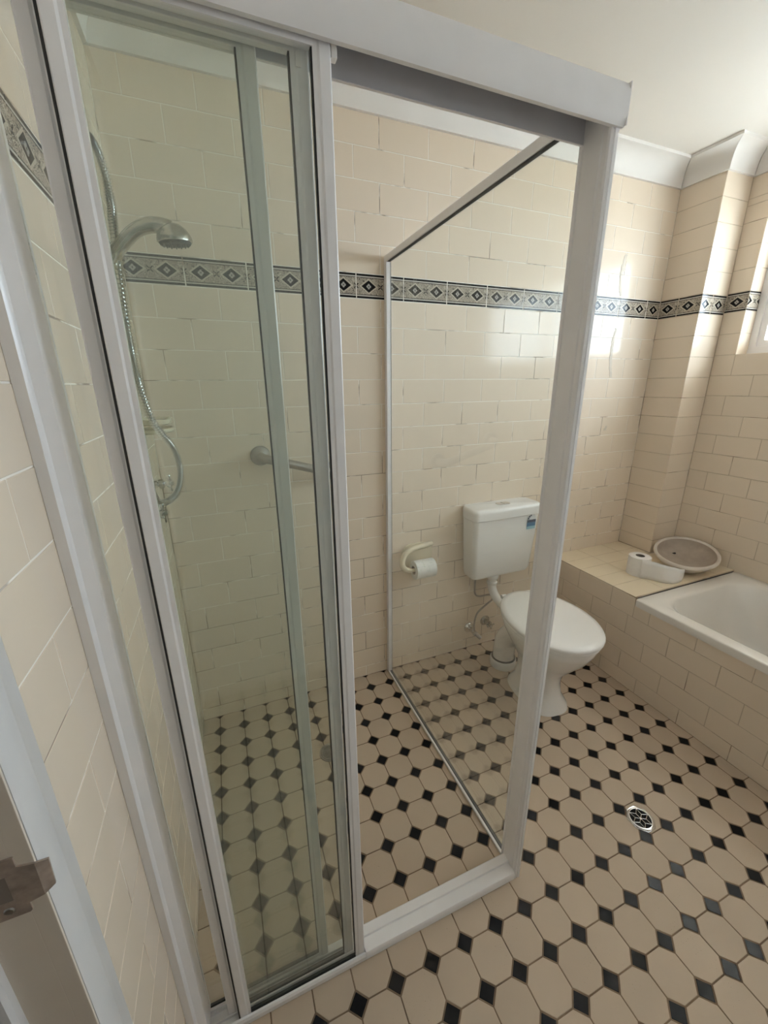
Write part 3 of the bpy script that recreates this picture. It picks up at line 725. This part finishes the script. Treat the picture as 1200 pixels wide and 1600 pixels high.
# water-rating sticker
SXc, SZc, SYf = .672, .772, YB-.001-.1238
def flat(pts, name, mat, parent, dy, tilt=.05):
    v = [(x-TL.x, SYf+dy+(z-SZc)*(-.03)-TL.y, z) for x, z in pts]+[(x-TL.x, SYf+dy+.0006+(z-SZc)*(-.03)-TL.y, z) for x, z in pts]; n = len(pts)
    return finish(name, v, [tuple(range(n)), tuple(range(2*n-1, n-1, -1))]+[(i, (i+1) % n, n+(i+1) % n, n+i) for i in range(n)], mat, parent)
M_st = [pmat('sticker_'+n, c, .35, var=.03) for n, c in (('white', (.62, .66, .68)), ('navy', (.02, .05, .11)), ('blue', (.05, .17, .32)), ('pale_blue', (.30, .50, .58)))]
hw = .027
arch = [(SXc-hw, SZc)]+[(SXc+hw*math.cos(math.radians(a)), SZc+.001+hw*1.1*math.sin(math.radians(a))) for a in range(180, -1, -15)]+[(SXc+hw, SZc)]
st = flat(arch+[(SXc+hw, SZc-.05), (SXc-hw, SZc-.05)], 'rating_sticker', M_st[0], cis, -.0004); st['label'] = 'blue arched water-rating sticker'
for k in range(6):
    a0, a1 = math.radians(175-29*k), math.radians(175-29*k-21); ro, ri = hw*.95, hw*.62
    flat([(SXc+ro*math.cos(a0), SZc+.002+ro*1.1*math.sin(a0)), (SXc+ro*math.cos(a1), SZc+.002+ro*1.1*math.sin(a1)), (SXc+ri*math.cos(a1), SZc+.002+ri*1.1*math.sin(a1)), (SXc+ri*math.cos(a0), SZc+.002+ri*1.1*math.sin(a0))],
         'sticker_star_segment', M_st[1] if k < 3 else M_st[0], st, -.0010)
flat([(SXc-hw, SZc-.013), (SXc+hw, SZc-.013), (SXc+hw, SZc+.001), (SXc-hw, SZc+.001)], 'sticker_band', M_st[1], st, -.0010)
flat([(SXc-hw, SZc-.034), (SXc+hw, SZc-.034), (SXc+hw, SZc-.0131), (SXc-hw, SZc-.0131)], 'sticker_band', M_st[2], st, -.0010)
flat([(SXc-hw, SZc-.05), (SXc+hw, SZc-.05), (SXc+hw, SZc-.0341), (SXc-hw, SZc-.0341)], 'sticker_band', M_st[3], st, -.0010)
# pan, seat and lid; the pan is turned a few degrees
RZ = math.radians(-5.0)
def trn(pts):
    out = []
    for x, y, z in pts:
        out.append((x*math.cos(RZ)-y*math.sin(RZ), x*math.sin(RZ)+y*math.cos(RZ), z))
    return out
def E(hw_, fr, bk, z, cy0=0.0, pf=2.0, pb=2.4): return trn(egg(0.0, cy0, hw_, fr, bk, z, 44, pf, pb))
pan = MB().loft([E(.098, .130, .165, .0006, .0, 2.6, 3), E(.104, .137, .170, .004, .0, 2.6, 3), E(.101, .132, .166, .018, .0, 2.6, 3), E(.082, .108, .145, .060, .0), E(.078, .094, .135, .13, .0), E(.086, .105, .140, .185, -.004),
               E(.118, .150, .160, .250, -.01), E(.152, .196, .185, .310, -.012), E(.172, .220, .205, .355, -.012), E(.180, .230, .212, .384, -.012), E(.176, .226, .208, .392, -.012)])
pan.build('pan', M_china, tl, smooth=60)
MB().loft([E(.178, .229, .235, .3925, -.012, 2, 2.1), E(.186, .237, .245, .396, -.012, 2, 2.1), E(.187, .238, .246, .406, -.012, 2, 2.1), E(.183, .234, .243, .411, -.012, 2, 2.1)]).build('seat', M_plastic, tl, smooth=50)
lidl = []
for hw_, fr, bk, z in ((.184, .236, .257, .4115), (.190, .243, .262, .415), (.191, .244, .263, .424), (.187, .239, .259, .431), (.165, .215, .235, .4365), (.10, .13, .14, .441), (.03, .04, .04, .4425)):
    lidl.append(trn(egg(0.0, -.012, hw_, fr, bk, z, 44, 2.1, 2.0)))
seatlid = MB().loft(lidl).build('lid', M_plastic, tl, smooth=50)
for s_ in (-1, 1):
    p = trn([(s_*.07-.012, .245, .415), (s_*.07+.012, .245, .415)])
    MB().tube(p, .010, 12).build('hinge', M_plastic, tl, smooth=50)
# flush pipe from cistern to pan
cl = lambda p: (p[0]-TL.x, p[1]-TL.y, p[2])
fp = MB().lathe([(.030, 0), (.032, -.004), (.032, -.020), (.029, -.024), (.022, -.026), (.020, -.03)], cl((.503, YB-.065, .4755)), 'z', 24)
fp.tube([cl(p) for p in spline([(.503, YB-.065, .452), (.503, YB-.067, .405), (.508, YB-.085, .365), (.515, YB-.13, .335), (.522, YB-.20, .325)], 8)], .0225, 18)
fp.lathe([(.025, 0), (.028, .004), (.028, .012), (.0225, .016)], cl((.503, YB-.066, .418)), 'z', 20)
fp.build('flush_pipe', M_plastic, tl, smooth=45)
# waste bend: porcelain trap down to a floor collar
tr_ = MB().tube([cl(p) for p in spline([(.535, .80, .20), (.532, .87, .235), (.526, .935, .225), (.516, .985, .165), (.513, .995, .09), (.513, .995, .045)], 8)], [.062]*12+[.055]*29, 22)
tr_.build('waste_bend', M_china, tl, smooth=60)
MB().lathe([(.066, .0006), (.068, .005), (.067, .040), (.063, .046), (.056, .046)], cl((.513, .995, 0)), 'z', 30).build('floor_collar', M_plastic, tl, smooth=40)
MB().lathe([(.0555, .0462), (.0620, .0462), (.0620, .0515), (.0555, .0515)], cl((.513, .995, 0)), 'z', 30).build('collar_seal', M_rubber_grey, tl)
for s_ in (-1, 1):
    p = trn([(s_*.094, .045, .016)])[0]
    MB().lathe([(.009, 0), (.009, .004), (.005, .007), (0, .0075)], p, 'z', 14).build('bolt_cap', M_plastic, tl, smooth=40)

# stop tap with braided hose feeding the cistern, and a second tap
stp = empty('stop_tap', (.418, YB, .132)); tag(stp, 'chrome stop tap with thin braided hose rising to the cistern', 'tap')
AY = (Vector((1, 0, 0)), Vector((0, 0, 1)), Vector((0, -1, 0)))
MB().lathe([(.030, .0005), (.030, .004), (.025, .012), (.014, .016)], (0, 0, 0), AY, 26).build('flange', M_chrome, stp, smooth=40)
MB().lathe([(.012, .014), (.012, .055), (.014, .058), (.014, .072)], (0, 0, 0), AY, 18).build('body', M_chrome, stp, smooth=40)
MB().tube([(0, -.06, 0), (.012, -.075, -.012), (.022, -.088, -.024)], [.010, .011, .010], 14).build('handle', M_steel, stp, smooth=40)
hpts = spline([(.004, -.050, .010), (.000, -.052, .06), (.018, -.050, .115), (.075, -.05, .155), (.108, -.05, .178), (.104, -.05, .205), (.075, -.05, .212), (.020, -.052, .217), (-.010, -.055, .240), (-.016, -.056, .290), (-.016, -.056, .332)], 10)
MB().tube(hpts, .0052, 10).build('braided_hose', M_hose, stp, smooth=60)
MB().lathe([(.010, 0), (.011, .003), (.011, .014), (.009, .0145)], (-.016, -.056, .3285), 'z', 12).build('hose_nut', M_seal, stp, smooth=40)
cross_tap('wall_tap', .524, YB, .150, (0, -1, 0), (0, 0, 1), 'dull chrome cross-handled tap low on the wall behind the toilet', M_chrome_old, arm=.024, length=.062, fl=.030)

# ------------------------------------------------------------------ toilet roll holder and rolls
th_ = empty('toilet_roll_holder', (.075, YB, .62)); tag(th_, 'cream toilet roll holder with curved arm on the back wall', 'roll holder')
MB().loft([[(x, -.0005, z) for x, z in rrect(.01, .012, .165, .125, .055)], [(x, -.006, z) for x, z in rrect(.01, .012, .165, .125, .055)], [(x, -.010, z) for x, z in rrect(.01, .012, .150, .110, .05)]]).build('back_plate', M_creamcer, th_, smooth=40)
MB().tube(spline([(.085, -.012, .062), (.03, -.026, .064), (-.035, -.038, .060), (-.078, -.050, .042), (-.094, -.058, .005), (-.083, -.063, -.025), (-.052, -.065, -.038)], 8), .0135, 14).build('arm', M_creamcer, th_, smooth=50)
MB().tube([(-.055, -.065, -.038), (.082, -.065, -.038)], .009, 14).build('spindle', M_creamcer, th_, smooth=50)
def roll(name, loc, axis, L, R, label, mat, rot=0):
    r = empty(name, loc, rot); tag(r, label, 'toilet roll')
    A_ = axis
    MB().lathe([(.021, 0), (R-.002, 0), (R, .0015), (R+.0005, L*.5), (R, L-.0015), (R-.002, L), (.021, L)], (0, 0, 0), A_, 36).build('paper', mat, r, smooth=40)
    def ring(rad, h_): return [(rad, h_)]
    prof_ = [(.0212, -.0004), (.0212, L+.0004), (.0198, L+.0004), (.0198, -.0004)]
    o = MB(); c = []
    for rad_, h_ in prof_+[prof_[0]]:
        c.append([Vector(A_[0])*rad_*math.cos(2*math.pi*k/30)+Vector(A_[1])*rad_*math.sin(2*math.pi*k/30)+Vector(A_[2])*h_ for k in range(30)])
    o.loft(c, False, False).build('cardboard_core', M_tube, r, smooth=40)
    return r
AXx = (Vector((0, 1, 0)), Vector((0, 0, 1)), Vector((1, 0, 0))); AZz = (Vector((1, 0, 0)), Vector((0, 1, 0)), Vector((0, 0, 1)))
# open-cored paper so that the spindle passes through
def hollow(r, L, R, A_, mat):
    for ch in list(r.children):
        if ch.name.startswith('paper'):
            bpy.data.objects.remove(ch)
    loops = []
    for rad_, h_ in [(.0213, 0), (R-.002, 0), (R, .0015), (R+.0004, L*.5), (R, L-.0015), (R-.002, L), (.0213, L), (.0213, 0)]:
        loops.append([Vector(A_[0])*rad_*math.cos(2*math.pi*k/36)+Vector(A_[1])*rad_*math.sin(2*math.pi*k/36)+Vector(A_[2])*h_ for k in range(36)])
    return MB().loft(loops, False, False).build('paper', mat, r, smooth=40)
r1 = roll('toilet_roll', (.038, YB-.065, .582), AXx, .106, .045, 'part-used printed toilet roll hanging on the cream holder', M_print); hollow(r1, .106, .045, AXx, M_print)
HOBZ = .480
r2 = roll('toilet_roll', (1.190, .825, HOBZ+.0005), AZz, .100, .051, 'plain white toilet roll standing on the bath ledge, its end trailing', M_paper); hollow(r2, .100, .051, AZz, M_paper)
bot = spline([(1.150, .783, 0), (1.182, .742, 0), (1.203, .705, 0), (1.236, .678, 0), (1.272, .668, 0), (1.300, .672, 0)], 7)
v, nseg = [], len(bot)
for i, p in enumerate(bot):
    t = i/(nseg-1)
    hgt = .099-.030*max(0, t-.15)-.035*max(0, t-.62)*2.2
    lean = .030*t*t
    for q in range(6):
        w = q/5
        v.append((p.x-1.190+lean*w*1.1+.006*math.sin(7*t+3*w)*t, p.y-.825+lean*w*.5+.004*math.sin(9*t+2*w)*t, .0008+hgt*w+.012*t*t*math.sin(8*t)*w))
f = [(i*6+q, (i+1)*6+q, (i+1)*6+q+1, i*6+q+1) for i in range(nseg-1) for q in range(5)]
tail = finish('trailing_sheet', v, f, M_paper, r2, smooth=80); md = tail.modifiers.new('thickness', 'SOLIDIFY'); md.thickness = .0012

# ------------------------------------------------------------------ bath, its tiled ledge and apron
AXP = 0.958; BY1 = 0.652; BY0 = -0.905
led = struct('bath_ledge', MB().box(AXP+GR, XR, BY1, YB, 0, HOBZ-GR).box(AXP+GR, AXP+.04, BY0-.04, BY1, 0, .437), M_grout_tan, 'cream tiled ledge and apron enclosing the bath')
del led['kind']; led['category'] = 'ledge'
ap = []
zj = [0, .078, .177, .2755, .374, .4735]
for k in range(5):
    zt = zj[k+1]
    off = (.775 if k % 2 == 0 else .675)
    for n in range(-10, 6):
        ya, yb2 = off-n*P_X, off-(n-1)*P_X          # y interval
        for lo_, hi_, top in (((BY0, YB, zt),) if k < 4 else ((BY1, YB, HOBZ-.0045), (BY0, BY1, .438))):
            a, b = max(ya, lo_), min(yb2, hi_)
            if b-a > .004 and top-zj[k] > .006: ap.append((-b, -a, zj[k], top, M_tile))
tiles(led, ap, face_right(AXP))
top = []
MT = Matrix(((1, 0, 0, 0), (0, 0, 1, 0), (0, -1, 0, HOBZ), (0, 0, 0, 1)))     # s -> x, t -> y, face looks up
for xa, xb in ((AXP, 1.158), (1.158, 1.358), (1.358, 1.558), (1.558, XR)):
    for ya, yb2 in ((BY1+.003, .675+.1), (.775, .875), (.875, .975), (.975, 1.075), (1.075, YB)):
        if xb > NX and yb2 > NY:
            if ya < NY-.01: top.append((xa, xb, ya, NY, M_ledge))
            if xa < NX and max(ya, NY) < yb2: top.append((xa, NX, max(ya, NY), yb2, M_ledge))
        else: top.append((xa, xb, ya, yb2, M_ledge))
tiles(led, top, MT, name='ledge_tile')
bt = empty('bathtub', ((AXP+XR)/2, (BY0+BY1)/2, .437)); tag(bt, 'white acrylic bathtub with rounded rim under the window', 'bathtub')
BCX, BCY, BW, BL = (AXP-.007+XR-.002)/2, (BY0+BY1-.002)/2, (XR-.002)-(AXP-.007), BY1-.002-BY0
BZ = .474
def bl(inx, iny, r, z, sx=0, sy=0): return rrect(BCX+sx, BCY+sy, BW-2*inx, BL-2*iny, r, z, 8)
loops = [bl(.004, .004, .012, .4385), bl(0, 0, .012, .4395), bl(0, 0, .012, .4675), bl(.0012, .0012, .012, .4715), bl(.005, .005, .013, BZ), bl(.055, .050, .05, BZ-.001, .003), bl(.066, .063, .10, BZ-.004, .003),
         bl(.072, .070, .13, BZ-.014, .003), bl(.085, .095, .14, .36, .003), bl(.105, .15, .14, .22, .003), bl(.125, .20, .13, .135, .003), bl(.17, .26, .10, .115, .003), bl(.25, .5, .06, .112, .003)]
local(MB().loft(loops, False, True), bt).build('shell', M_acrylic, bt, smooth=50)
local(MB().box(AXP+.012, XR-.01, BY1-.0015, BY1+.0022, .455, HOBZ-.004), bt).build('ledge_sealant', M_rubber_grey, bt)

# loose basin on the ledge, leaning a little in the corner
bs = empty('loose_basin', (1.47, .775, HOBZ)); tag(bs, 'shallow dusty white oval basin lying loose on the bath ledge corner', 'basin')
Lp, Rp, Fp, Np = Vector((1.385, .893, .562)), Vector((1.572, .665, .562)), Vector((1.645, .888, .590)), Vector((1.360, .690, .538))
Cc = (Lp+Rp+Fp+Np)/4; U = (Rp-Lp)/2; V = (Fp-Np)/2; N = U.cross(V).normalized()
if N.z < 0: N = -N
def bl2(k, dz, n=44):
    return [Cc+U*k*math.cos(2*math.pi*i/n)+V*k*math.sin(2*math.pi*i/n)-Vector((0, 0, 1))*dz*0.0-N*dz for i in range(n)]
low = .0
outer = [(1.0, 0.0), (1.0, .009), (.965, .013), (.92, .016), (.83, .040), (.66, .062), (.48, .072), (.40, .076), (.36, .076)]
inner = [(.0, .064), (.30, .063), (.52, .058), (.70, .045), (.82, .030), (.875, .012), (.895, .002), (.93, -.005), (.97, -.005)]
lp_ = [bl2(k, d) for k, d in [(.02, .076)]+outer[::-1]+inner[::-1][:3]]
li_ = [bl2(k, d) for k, d in inner[::-1][2:-1]+[(.01, .064)]]
ob = local(MB().loft(lp_, True, False), bs).build('bowl', M_basin, bs, smooth=50)
oi_ = local(MB().loft(li_, False, True), bs).build('dusty_inner_face', M_basin_in, bs, smooth=60)
zmin = min(v.co.z for v in ob.data.vertices)
for v_ in list(ob.data.vertices)+list(oi_.data.vertices): v_.co.z -= zmin-.0006
c0 = Cc-N*.0575-Vector(bs.location)+Vector((0, 0, -zmin+.0006))
MB().lathe([(.009, 0), (.009, .0015), (.0, .0015)], c0+U.normalized()*-.045+V.normalized()*.075, (U.normalized(), N.cross(U).normalized(), N), 16).build('plug_hole', M_hole, bs)

# dull sealant smear left on the glossy back wall
def smear(pts, w, seed):
    r_ = random.Random(seed); L_, R_ = [], []
    sp = spline([(x, 0, z) for x, z in pts], 9)
    for p in sp:
        a = w*r_.uniform(.35, 1.2); b = w*r_.uniform(.35, 1.2); L_.append((p.x-a, p.z)); R_.append((p.x+b, p.z))
    v = [(x, YB-.0012, z) for x, z in L_]+[(x, YB-.0012, z) for x, z in R_]; n = len(sp)
    v += [(x, YB+.0005, z) for x, _, z in [(q[0], 0, q[2]) for q in v]]
    f = [(i, i+1, n+i+1, n+i) for i in range(n-1)]+[(i, i+1, 2*n+i+1, 2*n+i) for i in range(n-1)]+[(n+i, n+i+1, 3*n+i+1, 3*n+i) for i in range(n-1)]
    o = finish('sealant_residue', v, f, M_residue, wall_back); o['label'] = 'dull streak of old sealant on the tiles'
smear([(1.203, 2.03), (1.190, 1.95), (1.195, 1.89), (1.212, 1.85)], .011, 1)
smear([(1.213, 1.70), (1.200, 1.63), (1.203, 1.55), (1.222, 1.46)], .009, 2)
smear([(1.245, 1.205), (1.238, 1.180)], .010, 3)
